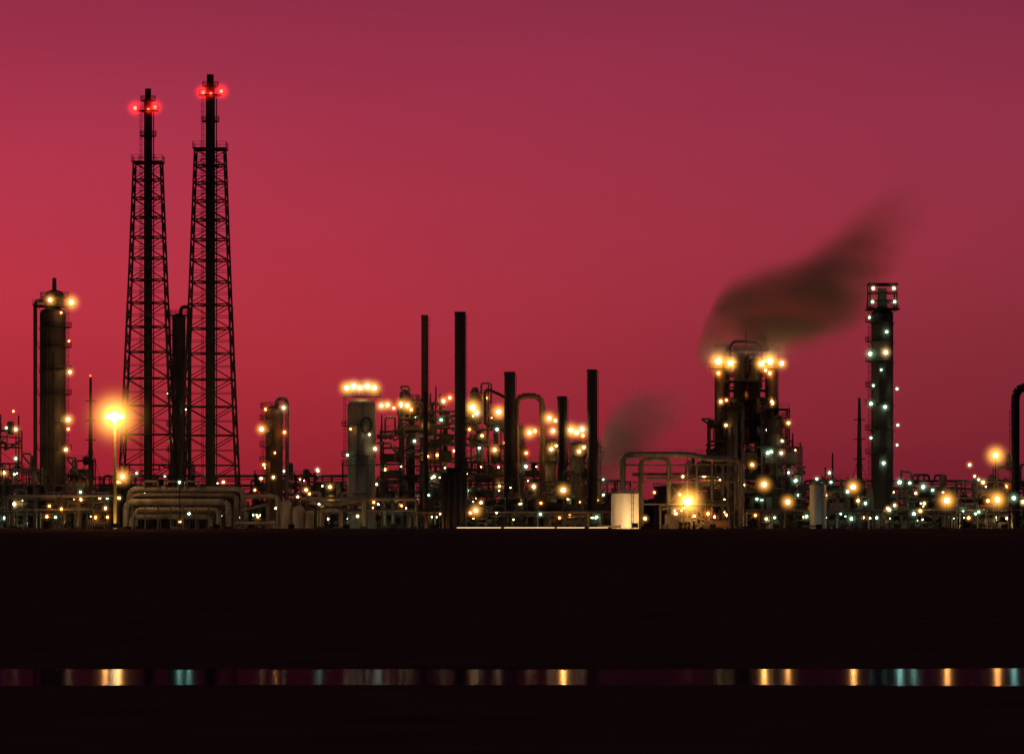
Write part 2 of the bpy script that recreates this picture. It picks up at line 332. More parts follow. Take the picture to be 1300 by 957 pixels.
# ------------------------------------------------------------------ process units
PAL = ["grey_paint", "insulation", "frame_steel", "grey_paint", "rust_brown", "column_paint", "dark_steel"]
def unit(name, u0, u1, top, D, depth=12, nlamp=10, kinds=("green", "green", "warm", "warm", "orange"), lev=4.2, steel="frame_steel", prot=4, equip=.8, lr=(.12, .36)):
    x0, x1 = X(u0, D), X(u1, D); zt = Z(top, D); s = S(name, ((x0+x1)/2, D, G)); a = s.p("steel_frame"); e = s.p("equipment")
    nx = max(1, round((x1-x0)/4.8)); nz = max(1, round((zt-G)/lev)); xs = [x0+(x1-x0)*i/nx for i in range(nx+1)]; zs = [G+(zt-G)*i/nz for i in range(nz+1)]
    ys = [D-depth/2, D+depth/2]
    topn = [nz-(rng.choice([0, 0, 1, 1, 2]) if nz > 2 else 0) for _ in range(nx)]; topn[rng.randrange(nx)] = nz
    for i, x in enumerate(xs):
        t = max(topn[max(0, i-1)], topn[min(nx-1, i)])
        for y in ys+[D]: a.beam((x, y, G), (x, y, zs[t]+(rng.uniform(0, 1.4) if rng.random() < .5 else 0)), .32, steel)
        for k in range(1, t+1): a.beam((x, ys[0], zs[k]), (x, ys[1], zs[k]), .24, steel)
    for i in range(nx):
        xa, xb = xs[i], xs[i+1]; xm = (xa+xb)/2; w = xb-xa
        for k in range(1, topn[i]+1):
            for y in ys: a.beam((xa, y, zs[k]), (xb, y, zs[k]), .32, steel)
            if rng.random() < .75:
                a.box((xm, D, zs[k]+.17), (w*.96, depth*.94, .07), steel); a.rail((xa, ys[0], zs[k]+.2), (xb, ys[0], zs[k]+.2), steel)
        for k in range(topn[i]):
            h = zs[k+1]-zs[k]
            r_ = rng.random()
            if r_ < .22: a.beam((xa, ys[0], zs[k]), (xb, ys[0], zs[k+1]), .15, steel)
            elif r_ < .4: a.beam((xb, ys[0], zs[k]), (xa, ys[0], zs[k+1]), .15, steel)
            elif r_ < .5: a.stair((xa+.3, ys[0]-1, zs[k]+.2), (xb-.3, ys[0]-1, zs[k+1]+.2), steel)
            for rep in range(2):
              if rng.random() < equip*(1, .6)[rep]:
                m = rng.choice(PAL); c = rng.random(); yy = D+rng.uniform(-.4, -.1)*depth if rep == 0 else D+rng.uniform(0, .35)*depth
                if c < .3:
                    rr = min(h*.33, rng.uniform(.7, 1.3)); L = w*rng.uniform(.7, 1.1)/2; zc = zs[k]+rr+.5
                    e.cyl((xm-L, yy, zc), (xm+L, yy, zc), rr, rr, m, 14)
                    e.ball((xm-L, yy, zc), rr, m, (.45, 1, 1)); e.ball((xm+L, yy, zc), rr, m, (.45, 1, 1))
                    for t in (-.6, .6): e.box((xm+t*L, yy, zs[k]+.35), (.4, rr*1.5, .7), "concrete")
                elif c < .52:
                    rr = rng.uniform(.6, 1.2); e.cyl((xm, yy, zs[k]+.5), (xm, yy, zs[k+1]-.3), rr, rr, m, 14); e.dome((xm, yy, zs[k+1]-.3), rr, rr*.5, m, 14)
                elif c < .65:
                    e.box((xm, yy, zs[k]+h*.35), (w*.6, 3, h*.6), m); e.cyl((xm, yy, zs[k]+h*.6), (xm, yy, zs[k]+h*.95), .8, .5, m, 10)
                else:
                    for _ in range(rng.randint(2, 4)):
                        rr = rng.uniform(.12, .32); zc = zs[k]+rng.uniform(.4, h-.4); y2 = ys[0]+rng.uniform(-.5, 3)
                        e.pipe([(xa-1, y2, zc), (xm+rng.uniform(-1, 1), y2, zc), (xm+rng.uniform(-1, 1), y2, zc+rng.uniform(-h, h)*.6), (xb+1, y2+1, zc+rng.uniform(-1, 1))], rr, m, 8)
            if rng.random() < .35:
                xx = rng.uniform(xa, xb); e.cyl((xx, ys[0]-.5, zs[k]-.2), (xx, ys[0]-.5, zs[k+1]+.5), rng.uniform(.12, .3), .2, rng.choice(PAL), 8)
    for _ in range(prot):
        i = rng.randrange(nx); xx = rng.uniform(xs[i], xs[i+1]); zb = zs[topn[i]]; h = rng.uniform(1.2, 5); c = rng.random()
        if c < .45: e.cyl((xx, D, zb-1), (xx, D, zb+h), .22, .18, "dark_steel", 8)
        elif c < .7: e.cyl((xx, D, zb-1), (xx, D, zb+h*.6), .9, .9, rng.choice(PAL), 12); e.dome((xx, D, zb+h*.6), .9, .5, "grey_paint", 12)
        else: e.pipe([(xx, D, zb-1), (xx, D, zb+h), (xx+rng.choice((-1, 1))*2.5, D, zb+h), (xx+rng.choice((-1, 1))*2.5, D, zb-2)], .25, "grey_paint", 8)
    for _ in range(int(nlamp*.62+.5)):
        i = rng.randrange(nx); k = rng.randint(0, max(0, topn[i]-1)); kd = rng.choice(kinds); rr = lr[0]+(lr[1]-lr[0])*rng.random()**1.5
        pos = (rng.uniform(xs[i], xs[i+1]), ys[0]-rng.uniform(-1.5, 1.6), zs[k+1]-rng.uniform(.5, 1.6))
        s.lamp(pos, kd, rr, rr*6.5 if rr > .2 else 0)
    return s
def L(s, D, lst):
    for (u, v, kd, r, h) in lst: s.lamp((X(u, D), D, Z(v, D)), kd, r, h)
N = "process_unit"
CK = ("green", "warm", "warm", "orange", "orange")
GW = ("green", "green", "warm", "white")
unit(N, 484, 512, 548, 1000, nlamp=7, kinds=CK).done()
s = unit(N, 508, 560, 512, 1010, nlamp=13, prot=6, kinds=CK); L(s, 1000, [(484, 515, "warm", .38, 3), (492, 514, "warm", .38, 3), (500, 518, "orange", .3, 2.2), (509, 513, "warm", .38, 3), (517, 515, "warm", .42, 3.4), (522, 520, "orange", .3, 2.2), (540, 540, "warm", .3, 2.2), (526, 560, "green", .28, 1.8)]); s.done()
s = unit(N, 552, 606, 522, 1000, nlamp=12, prot=5, kinds=CK); L(s, 990, [(563, 509, "warm", .34, 2.6), (571, 505, "orange", .34, 2.6), (600, 517, "warm", .6, 4.6), (605, 524, "white", .38, 3), (560, 533, "green", .28, 2), (596, 545, "orange", .25, 1.8)]); s.done()
s = unit(N, 598, 640, 503, 1010, nlamp=10, prot=5, kinds=CK); L(s, 1000, [(617, 505, "orange", .25, 2), (633, 523, "warm", .5, 4), (631, 545, "green", .3, 2), (612, 553, "warm", .25, 1.8), (628, 571, "warm", .34, 2.6), (641, 562, "orange", .25, 1.8)]); s.done()
s = unit(N, 636, 692, 545, 1005, nlamp=12, prot=5, kinds=CK); L(s, 990, [(672, 549, "warm", .45, 3.6), (679, 547, "orange", .38, 2.8), (668, 575, "orange", .3, 2.2), (655, 590, "warm", .25, 1.8)]); s.done()
s = unit(N, 690, 762, 566, 1005, nlamp=12, prot=4, kinds=CK); L(s, 985, [(697, 531, "warm", .45, 3.6), (705, 534, "orange", .34, 2.6), (702, 547, "warm", .38, 3), (725, 546, "warm", .5, 4), (732, 549, "warm", .42, 3), (739, 545, "white", .42, 3.2), (740, 553, "orange", .3, 2.4), (735, 573, "warm", .34, 2.4), (700, 570, "warm", .34, 2.4)])
s.flood(715, 622, 958, "warm", .42, 3.2, 130000); s.done()
s = unit(N, 484, 560, 600, 980, 10, nlamp=12, kinds=GW, prot=2); s.up(500, 962, "green", .14); s.up(550, 960, "orange", .13); s.done()
s = unit(N, 556, 650, 596, 975, 10, nlamp=12, kinds=GW, prot=3, steel="dark_steel"); s.up(622, 956, "green", .14); s.done()
s = unit(N, 645, 765, 612, 975, 10, nlamp=14, kinds=("green", "warm", "orange"), prot=3); s.up(672, 956, "warm", .13); s.up(735, 956, "orange", .16); s.done()
s = S("fired_heater", (X(577, 965), 965, G)); a = s.p("casing")
a.box((X(577, 965), 965, (G+Z(600, 965))/2), (X(593, 965)-X(561, 965), 7, Z(600, 965)-G), "dark_steel")
for t in range(5): a.box((X(563+t*7, 965), 961.4, (G+Z(600, 965))/2), (.25, .3, Z(600, 965)-G-.1), "dark_steel")
a.box((X(578, 965), 965, Z(597, 965)), (4, 5, 1.3), "dark_steel"); a.rail((X(561, 965), 961.6, Z(600, 965)), (X(593, 965), 961.6, Z(600, 965)), "dark_steel")
s.lamp((X(597, 960), 960, Z(651, 960)), "orange", .28, 1.8); s.flood(604, 648, 956, "warm", .34, 3.2, 5000); s.done()
s = S("transfer_pipe", (X(672), 1000, G)); a = s.p("line")
a.pipe([(X(655), 990, Z(620)), (X(655), 990, Z(504)), (X(688), 990, Z(504)), (X(688), 990, Z(640))], .75, "rust_brown", 14, 3.5)
a.pipe([(X(616), 988, Z(540)), (X(616), 988, Z(495)), (X(636), 988, Z(503)), (X(655), 988, Z(516))], .4, "rust_brown", 10, 3)
s.done()
s = column(733, 20, 560, 1000, [562, 578, 600], "grey_paint", side=1, over=False, name="reactor_vessel", lamps=[(741, 568, "warm", .3, 2)]); s.done()
s = column(698, 16, 556, 1000, [560, 585], "insulation", side=1, over=False, name="reactor_vessel", lamps=[(706, 566, "warm", .25, 1.6)]); s.done()
s = column(521, 12, 505, 1020, [507, 530, 555], "grey_paint", side=1, over=True, name="reactor_vessel", lamps=[(528, 530, "green", .22, 1.4)]); s.done()

s = unit(N, 924, 974, 452, 1010, 12, nlamp=11, kinds=("warm", "orange", "green"), steel="dark_steel", prot=6, lev=4.6, equip=.9)
a = s.p("crown_frame"); a.pipe([(X(928), 1003, Z(470)), (X(928), 1003, Z(432)), (X(968), 1003, Z(434)), (X(968), 1003, Z(470))], .35, "dark_steel", 8, 6)
a.cyl((X(940), 1004, Z(560)), (X(940), 1004, Z(445)), 1.6, 1.5, "dark_steel", 16); a.cyl((X(959), 1004, Z(560)), (X(959), 1004, Z(455)), 1.5, 1.5, "dark_steel", 16)
a.cyl((X(948), 1004, Z(445)), (X(948), 1004, Z(419)), .2, .15, "dark_steel", 6)
for v in (445, 462, 483, 505, 530, 555): a.box((X(949), 1002.5, Z(v)), (10.8, 5, .25), "dark_steel"); a.rail((X(922), 1000, Z(v)), (X(976), 1000, Z(v)), "dark_steel")
L(s, 998, [(927, 461, "warm", .5, 3.8), (966, 462, "warm", .45, 3.4), (972, 470, "orange", .3, 2.2), (922, 508, "orange", .25, 1.7), (981, 512, "warm", .25, 1.6)]); s.done()
unit(N, 900, 926, 538, 1000, nlamp=6, kinds=("warm", "orange")).done()
unit(N, 970, 1000, 520, 1000, nlamp=7, kinds=("warm", "green")).done()
s = unit(N, 880, 935, 578, 1000, nlamp=6, kinds=("warm", "orange")); s.done()
s = unit(N, 940, 1016, 568, 995, nlamp=13, kinds=("warm", "green", "white")); L(s, 985, [(1001, 537, "warm", .3, 2), (1010, 610, "green", .38, 2.4), (955, 590, "warm", .3, 2.2), (992, 575, "white", .3, 2)])
s.flood(970, 615, 958, "warm", .42, 3.6, 90000); s.flood(1000, 637, 957, "warm", .4, 3.4, 80000); s.up(985, 968, "warm", .14); s.done()
s = column(983, 20, 528, 992, [530, 550, 575], "column_paint", side=1, name="reactor_vessel", lamps=[(992, 560, "white", .22, 1.5), (1000, 600, "green", .25, 1.5)]); s.done()
s = column(930, 14, 520, 990, [522, 560], "column_paint", side=-1, name="reactor_vessel", lamps=[(921, 540, "warm", .25, 1.6)]); s.done()

def tank(u0, u1, top, D, m="tank_white", cone=.8):
    cx = (X(u0, D)+X(u1, D))/2; r = (X(u1, D)-X(u0, D))/2; zt = Z(top, D); s = S("storage_tank", (cx, D, G)); a = s.p("shell")
    a.cyl((cx, D, G), (cx, D, zt), r, r, m, 32); a.cyl((cx, D, zt), (cx, D, zt+cone), r*1.02, .3, m, 32)
    for i in range(1, 4): a.cyl((cx, D, G+(zt-G)*i/4), (cx, D, G+(zt-G)*i/4+.1), r*1.012, r*1.012, m, 32, False)
    s.p("rail").ring((cx, D, zt+.12), r*.85, r*1.02, "frame_steel", n=20); s.p("rail").ladder(cx+r*.5, D-r-.1, G, zt, "frame_steel")
    s.p("nozzles").pipe([(cx-r*.4, D-r*.8, G+1), (cx-r*.4, D-r-1.2, G+1), (cx-r*2, D-r-1.2, G+1)], .25, "grey_paint", 8)
    return s
s = tank(776, 811, 626, 956); s.up(806, 944.5, "warm", .36, 4.9); s.lamp((X(819, 955), 955, Z(658, 955)), "warm", .3, 1.8); s.lamp((X(766, 962), 962, Z(628, 962)), "green", .22, 1.3); s.done()
s = tank(1028, 1049, 615, 956, "white_paint"); s.up(1040, 946, "green", .11); s.lamp((X(1055, 962), 962, Z(612, 962)), "green", .25, 1.5); s.done()
for a_, b_, c_, d_ in ((20, 75, 618, 1120), (240, 300, 622, 1130), (385, 440, 620, 1120), (1060, 1120, 622, 1120), (1150, 1210, 625, 1130), (830, 880, 618, 1130), (1235, 1290, 622, 1120), (120, 180, 620, 1130)):
    tank(a_, b_, c_, d_, "rust_brown").done()

s = S("pipe_gantry", (X(866, 965), 965, G)); a = s.p("large_pipes"); b = s.p("supports"); D = 965
def q(u, v, dy=0): return (X(u, D), D+dy, Z(v, D))
a.pipe([q(790, 622), q(790, 577), q(878, 577, 0), q(900, 583), q(941, 583), q(941, 668)], .72, "insulation", 14, 3)
a.pipe([q(815, 668, 2), q(815, 583, 2), q(850, 583, 2), q(850, 668, 2)], .5, "insulation", 12, 2.5)
a.pipe([q(876, 584, 4), q(876, 600, 4), q(905, 600, 4), q(905, 668, 4)], .45, "grey_paint", 12, 2.5)
a.pipe([q(803, 602, 3), q(935, 602, 3), q(935, 660, 3)], .42, "insulation", 12, 2.5)
a.pipe([q(820, 607, 1), q(925, 607, 1), q(925, 668, 1)], .3, "grey_paint", 10, 2.5)
a.pipe([q(840, 646, -2), q(890, 646, -2), q(890, 664, -2)], .35, "insulation", 10, 2)
for u in (793, 812, 848, 872, 884, 903, 917, 938):
    for dy in (-3, 5): b.beam(q(u, 587 if u < 880 else 590, dy), (X(u, D), D+dy, G), .34, "grey_paint")
    b.beam(q(u, 590, -3), q(u, 590, 5), .3, "grey_paint"); b.beam(q(u, 610, -3), q(u, 610, 5), .3, "grey_paint")
for v in (590, 612, 640):
    for dy in (-3, 5): b.beam(q(793, v, dy), q(938, v, dy), .28, "grey_paint")
for u0, u1 in ((793, 812), (848, 872), (917, 938)): b.beam(q(u0, 612, -3), q(u1, 640, -3), .15, "grey_paint"); b.beam(q(u1, 612, -3), q(u0, 640, -3), .15, "grey_paint")
b.rail(q(793, 576.5, -3), q(872, 576.5, -3), "grey_paint"); b.beam(q(793, 577, -3), q(872, 577, -3), .2, "grey_paint")
for u in (793, 812, 848, 872): b.beam(q(u, 587, -3), q(u, 576, -3), .25, "grey_paint")
s.lamp(q(872, 637, -6), "warm", .85, 7); s.lamp(q(862, 628, -5), "orange", .25, 1.8); s.lamp(q(897, 652, -5), "orange", .38, 2.6); s.lamp(q(857, 652, -5), "warm", .3, 2); s.lamp(q(866, 605, -4), "warm", .22, 1.4)
s.lamp(q(830, 625, -4), "orange", .22, 1.4); s.lamp(q(880, 655, -5), "warm", .28, 1.6); s.up(905, 953, "orange", .18); s.up(845, 953, "orange", .15)
s.done()
unit(N, 838, 925, 642, 962, 6, nlamp=7, kinds=("warm", "orange"), prot=1).done()

s = unit(N, 1046, 1106, 610, 985, 10, nlamp=12, kinds=("green", "green", "warm")); L(s, 975, [(1076, 624, "green", .32, 2), (1037, 608, "green", .28, 1.8), (1053, 600, "green", .28, 1.8)]); s.flood(1083, 618, 957, "warm", .45, 3.6, 80000); s.up(1070, 966, "green", .16); s.done()
s = unit(N, 1104, 1212, 618, 990, 10, nlamp=16, kinds=GW); L(s, 980, [(1155, 613, "green", .3, 1.8), (1172, 618, "green", .4, 2.6), (1184, 622, "green", .3, 1.8), (1113, 657, "green", .28, 1.6)])
s.flood(1202, 635, 957, "warm", .5, 4.4, 110000); s.flood(1142, 612, 958, "green", .32, 2.4, 40000); s.flood(1160, 652, 956, "green", .28, 2, 60000); s.up(1175, 970, "green", .16); s.up(1140, 970, "green", .12); s.done()
s = unit(N, 1212, 1290, 592, 985, 10, nlamp=16, kinds=("warm", "warm", "white", "orange"), steel="grey_paint"); L(s, 975, [(1231, 590, "warm", .28, 1.8), (1248, 612, "warm", .3, 2), (1222, 648, "green", .32, 2)])
s.flood(1264, 578, 973, "warm", .38, 5.0, 2000); s.flood(1266, 634, 957, "warm", .45, 4.4, 90000); s.flood(1287, 632, 957, "green", .34, 2.6, 50000); s.up(1235, 966, "warm", .2); s.up(1275, 966, "warm", .14); s.done()
unit(N, 1288, 1345, 575, 990, 10, nlamp=10, kinds=("warm", "white")).done()
unit(N, 1010, 1050, 625, 985, 8, nlamp=6, kinds=("green", "warm"), steel="dark_steel").done()
unit(N, 760, 800, 640, 990, 8, nlamp=4, kinds=("orange", "warm")).done()
s = S("transfer_pipe", (X(1290), 966, G)); s.p("line").pipe([(X(1289, 966), 966, G), (X(1289, 966), 966, Z(491, 966)), (X(1330, 966), 966, Z(491, 966)), (X(1330, 966), 966, G)], 1.05, "dark_steel", 14, 3); s.p("line").ladder(X(1283, 966), 966, G, Z(520, 966), "dark_steel"); s.done()
def mastpole(u, v, D, r=.3, name="vent_mast", lk=None):
    s = S(name, (X(u, D), D, G)); a = s.p("pole"); a.cyl((X(u, D), D, G), (X(u, D), D, Z(v, D)), r*1.6, r*.6, "dark_steel", 10)
    zz = G+8
    while zz < Z(v, D)-3: a.ring((X(u, D), D, zz), r, r+.9, "dark_steel", rail=False, n=8); zz += 5
    for sx in (-1, 1): a.beam((X(u, D)+sx*6, D, G), (X(u, D), D, Z(v, D)*.6), .12, "dark_steel")
    if lk: s.lamp((X(u, D), D-.6, Z(v, D)+.2), *lk)
    s.done()
mastpole(1091, 505, 1000, .6); mastpole(115, 478, 1010, .5, lk=("red", .2, 1.2)); mastpole(1057, 575, 1000, .3); mastpole(487, 560, 970, .25); mastpole(620, 488, 1015, .25); mastpole(553, 505, 1010, .3)

s = unit(N, -30, 24, 526, 1000, 12, nlamp=10, kinds=("green", "warm", "orange"), lev=4); L(s, 990, [(8, 543, "green", .22, 1.5), (17, 522, "orange", .2, 1.2), (20, 545, "warm", .3, 2.2), (20, 582, "green", .28, 1.8), (5, 600, "warm", .35, 2.4)]); s.up(10, 980, "green", .13); s.done()
s = unit(N, -20, 60, 596, 990, 10, nlamp=14, kinds=GW); s.up(40, 972, "green", .14); s.done()
s = unit(N, 60, 140, 602, 990, 10, nlamp=14, kinds=("green", "orange", "warm")); s.up(85, 972, "orange", .14); s.done()
unit(N, 95, 165, 585, 1040, 10, nlamp=9, kinds=("green", "warm", "orange"), steel="dark_steel").done()
s = unit(N, 190, 245, 590, 1045, 10, nlamp=7, kinds=("green", "warm"), steel="dark_steel"); s.done()
unit(N, 300, 400, 604, 1020, 10, nlamp=14, kinds=GW, steel="dark_steel").done()
s = unit(N, 365, 445, 612, 1000, 10, nlamp=11, kinds=GW); s.up(420, 978, "green", .12); s.done()
s = unit(N, 430, 490, 590, 1000, 10, nlamp=11, kinds=GW); s.up(462, 976, "green", .13); s.done()

# ------------------------------------------------------------------ pipe racks
def rack(u0, u1, D, lv, npipe=4, rr=(.14, .4), nl=0, kinds=("green",), steel="frame_steel", pal=PAL, lampv=None, lrr=(.13, .28)):
    x0, x1 = X(u0, D), X(u1, D); s = S("pipe_rack", ((x0+x1)/2, D, G)); a = s.p("bents"); b = s.p("pipes")
    n = max(2, int((x1-x0)/6)); zs = [Z(v, D) for v in lv]
    for i in range(n+1):
        x = x0+(x1-x0)*i/n
        for dy in (-2.5, 2.5): a.beam((x, D+dy, G), (x, D+dy, max(zs)+.3), .3, steel)
        for z in zs: a.beam((x, D-2.8, z-.25), (x, D+2.8, z-.25), .3, steel)
        if i < n and rng.random() < .3: a.beam((x, D-2.5, G), (x+(x1-x0)/n, D-2.5, min(zs)), .14, steel)
    for z in zs:
        for dy in (-2.5, 2.5): a.beam((x0, D+dy, z-.5), (x1, D+dy, z-.5), .2, steel)
        for k in range(npipe):
            r = rng.uniform(*rr); y = D-2+4*k/max(1, npipe-1); m = rng.choice(pal)
            xa = x0+rng.random()**3*(x1-x0)*.5; xb = x1-rng.random()**3*(x1-x0)*.4; pts = [(xa, y, G+1), (xa, y, z+r), (xb, y, z+r), (xb, y, G+1)]
            if rng.random() < .5:
                xm = rng.uniform(xa, xb-6) if xb-xa > 10 else xa+2; pts[2:2] = [(xm, y, z+r), (xm, y, z+r+1.6), (xm+3, y, z+r+1.6), (xm+3, y, z+r)]
            b.pipe(pts, r, m, 8)
    for _ in range(int(nl*.6)):
        rr_ = rng.uniform(*lrr); v = lampv if lampv else rng.choice(lv)
        s.lamp((rng.uniform(x0, x1), D-3.6, Z(v, D)+rng.uniform(-1.2, 1.8)), rng.choice(kinds), rr_, rr_*6.5 if rr_ > .19 else 0)
    s.done()
rack(-20, 480, 1060, [606, 618, 630], 4, nl=46, kinds=GW, lampv=602, steel="dark_steel")
rack(480, 800, 1060, [612, 628], 4, nl=12, kinds=("green", "warm"), steel="dark_steel")
rack(980, 1330, 1060, [612, 622, 634], 4, nl=18, kinds=GW, steel="dark_steel")
rack(10, 150, 972, [632, 648], 4, nl=8, kinds=("warm", "orange", "green"), pal=["insulation", "grey_paint"])
rack(370, 530, 968, [636, 650], 4, (.2, .45), nl=10, kinds=("warm", "orange"), pal=["insulation", "grey_paint", "rust_brown"])
rack(520, 780, 966, [652], 4, (.15, .35), nl=10, kinds=("warm", "orange", "green"))
rack(930, 1130, 966, [650], 4, (.15, .35), nl=10, kinds=("warm", "orange", "green"))
rack(1120, 1320, 966, [648], 4, (.15, .35), nl=10, kinds=("warm", "green"), pal=["insulation", "grey_paint"])
s = S("pipe_manifold", (X(235, 960), 960, G)); a = s.p("large_pipes"); b = s.p("supports"); D = 960
for i, (v, u0, u1, r) in enumerate(((621, 163, 308, .75), (629, 166, 300, .6), (637, 160, 290, .8), (647, 172, 278, .65), (656, 168, 268, .6))):
    a.pipe([q(u0, 668, i*-1.3+3), q(u0, v, i*-1.3+3), q(u1, v, i*-1.3+3), q(u1, 668, i*-1.3+3)], r, ["insulation", "grey_paint", "insulation"][i % 3], 14, 2.4)
for u in range(170, 300, 16):
    b.beam(q(u, 616, 4), (X(u, D), D+4, G), .3, "frame_steel"); b.beam(q(u, 640, -3.5), (X(u, D), D-3.5, G), .3, "frame_steel")
for v in (625, 641, 652): b.beam(q(165, v, -3.5), q(295, v, -3.5) if v > 630 else q(295, v, -3.4), .2, "frame_steel")
for i in range(3): a.pipe([q(182+i*26, 618, 2), q(182+i*26, 611, 2), q(200+i*26, 611, 2), q(200+i*26, 618, 2)], .3, "grey_paint", 10)
s.lamp(q(157, 605, -3), "warm", .42, 4); s.lamp(q(152, 612, -4), "orange", .25, 1.8); s.lamp(q(231, 662, -6), "warm", .22, 1.2); s.lamp(q(285, 612, -4), "warm", .22, 1.5); s.flood(228, 612, 950, "green", .22, 1.4, 20000); s.flood(240, 652, 949, "green", .2, 1.4, 50000)
s.flood(134, 645, 949, "warm", .22, 1.6, 110000); s.flood(151, 632, 949, "warm", .22, 1.6, 130000)
s.up(190, 946, "warm", .11); s.up(275, 946, "warm", .13)
s.done()
s = S("pressure_drum", (X(345, 960), 960, G)); a = s.p("drum")
for u, v, r in ((362, 640, 1.5), (378, 648, 1.7), (392, 652, 1.2)):
    a.cyl(q(u, v, 2), (X(u, D), D+2, G), r, r, "insulation", 18); a.dome(q(u, v, 2), r, r*.7, "insulation", 18)
a.pipe([q(298, 664), q(330, 664, 0), q(352, 664)], .45, "insulation", 10); a.pipe([q(310, 630, 3), q(352, 630, 3), q(352, 668, 3)], .6, "insulation", 12)
a.pipe([q(306, 648, 1), q(340, 640, 1), q(340, 668, 1)], .4, "grey_paint", 12); a.pipe([q(392, 638, 0), q(430, 640, 0), q(462, 634, 0), q(462, 668, 0)], .5, "insulation", 12); a.pipe([q(408, 650, -2), q(408, 668, -2)], .4, "insulation"); a.pipe([q(385, 632, 0), q(470, 632, 0)], .35, "grey_paint")
a.pipe([q(405, 668, -1), q(405, 648, -1), q(433, 648, -1), q(433, 668, -1)], .45, "insulation", 12)
s.lamp(q(348, 606, -3), "warm", .25, 1.6); s.lamp(q(390, 622, -5), "warm", .28, 1.8); s.lamp(q(325, 622, -4), "orange", .22, 1.4); s.lamp(q(455, 655, -5), "warm", .25, 1.4)
s.up(370, 948, "warm", .12); s.up(440, 950, "orange", .12)
s.flood(405, 640, 949, "green", .16, 1, 14000); s.flood(480, 640, 949, "green", .16, 1, 14000); s.flood(350, 645, 949, "warm", .14, 1, 9000)
s.done()

# ------------------------------------------------------------------ light mast
D = 955; cx = X(146, D); s = S("street_lamp", (cx, D, G)); a = s.p("pole")
a.cyl((cx, D, G), (cx, D, G+1), .6, .5, "concrete", 12); a.cyl((cx, D, G+1), (cx, D, Z(531, D)), .45, .3, "yellow_paint", 12)
a.beam((cx-1.8, D, Z(531, D)), (cx+1.8, D, Z(531, D)), .2, "frame_steel")
for t in (-1.3, 0, 1.3): a.box((cx+t, D-.2, Z(530, D)+.1), (.7, .5, .35), "frame_steel")
s.lamp((cx, D-1.0, Z(529, D)), "warm", 1.05, 12.5, m="lamp_mast"); s.lamp((cx-1.7, D-.9, Z(529, D)), "warm", .55, 0, fixture=False); s.lamp((cx+1.7, D-.9, Z(529, D)), "warm", .55, 0, fixture=False)
s.up(146.5, D-4, "warm", .14, 4.8)
s.done()
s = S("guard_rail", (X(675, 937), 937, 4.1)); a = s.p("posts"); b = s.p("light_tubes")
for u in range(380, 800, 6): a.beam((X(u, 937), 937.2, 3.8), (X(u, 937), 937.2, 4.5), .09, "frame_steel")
for u0, u1 in ((580, 636), (640, 704), (707, 742), (748, 772)): b.cyl((X(u0, 937), 937, 4.32), (X(u1, 937), 937, 4.32), .09, .09, "lamp_strip", 8)  # added glowing tubes in place of the lamplit road line
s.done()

# ------------------------------------------------------------------ ground + water
def hnoise(x, y): return math.sin(x*.043+y*.01)*.5+math.sin(x*.11+1.7)*.3+math.sin(x*.31+y*.07)*.2
prof = [(-3000, 6.4), (-20, 6.4), (0, 6.3), (60, 3.7), (115, 1.2), (150, 1.0), (160, .95), (163, .3), (168, -1.0), (196, -1.0), (201.5, 0), (206, .05), (230, .2), (300, .6), (420, 1.3), (560, 2.0), (700, 2.6), (820, 3.0), (900, 3.3), (922, 3.5), (932, 4.1), (940, 4.1), (948, G), (1000, G), (1200, G), (2500, G), (8000, G), (40000, G)]
xs = [-40000, -8000, -2000, -800]+[-400+4*i for i in range(201)]+[800, 2000, 8000, 40000]
me = bpy.data.meshes.new("ground"); vs = []; fs = []
for (y, z) in prof:
    for x in xs:
        dz = hnoise(x, y)*(.03 if 195 < y < 240 else (.06 if y < 930 else (.07 if y < 945 else 0)))
        vs.append((x, y, z+dz))
n = len(xs)
for j in range(len(prof)-1):
    for i in range(n-1): fs.append((j*n+i, j*n+i+1, (j+1)*n+i+1, (j+1)*n+i))
me.from_pydata(vs, [], fs); g = bpy.data.objects.new("ground", me); scene.collection.objects.link(g)
gm = mat("dark_soil_grass", (0.085, 0.052, 0.036), .95, var=.25, scale=.15, streak=False); me.materials.append(gm)
gb = gm.node_tree.nodes["Principled BSDF"]; gb.inputs["Specular IOR Level"].default_value = .0
nt = gm.node_tree; bn = nt.nodes.new("ShaderNodeBump"); n2 = nt.nodes.new("ShaderNodeTexNoise"); n2.inputs["Scale"].default_value = 1.2; n2.inputs["Detail"].default_value = 8
nt.links.new(n2.outputs["Fac"], bn.inputs["Height"]); bn.inputs["Distance"].default_value = .15; nt.links.new(bn.outputs[0], gb.inputs["Normal"])
me = bpy.data.meshes.new("tree_line"); k = M(); mat("foliage", (0.04, 0.035, 0.02), .9, var=.5)
x = -700.0
while x < 700:
    h = 8.6+1.4*math.sin(x*.021)+1.1*math.sin(x*.083+1)+rng.uniform(-.8, 1.2)
    for _ in range(4):
        r = rng.uniform(1.4, 3.2); cx_, cy_, cz_ = x+rng.uniform(-2, 2), 1280+rng.uniform(-6, 6), G+h-r+rng.uniform(-4, .8)
        k.add([(cx_+v.x*r*rng.uniform(.75, 1.2), cy_+v.y*r, cz_+v.z*r*rng.uniform(.7, 1.1)) for v in ICOV], ICOF, "foliage")
    k.box((x+1.5, 1283+rng.uniform(-.5, .5), G+h*.38), (3.3, 3, h*.76), "foliage"); x += 3
me.from_pydata(k.v, [], k.f); me.materials.append(MATS["foliage"]); o = bpy.data.objects.new("tree_line", me); scene.collection.objects.link(o)

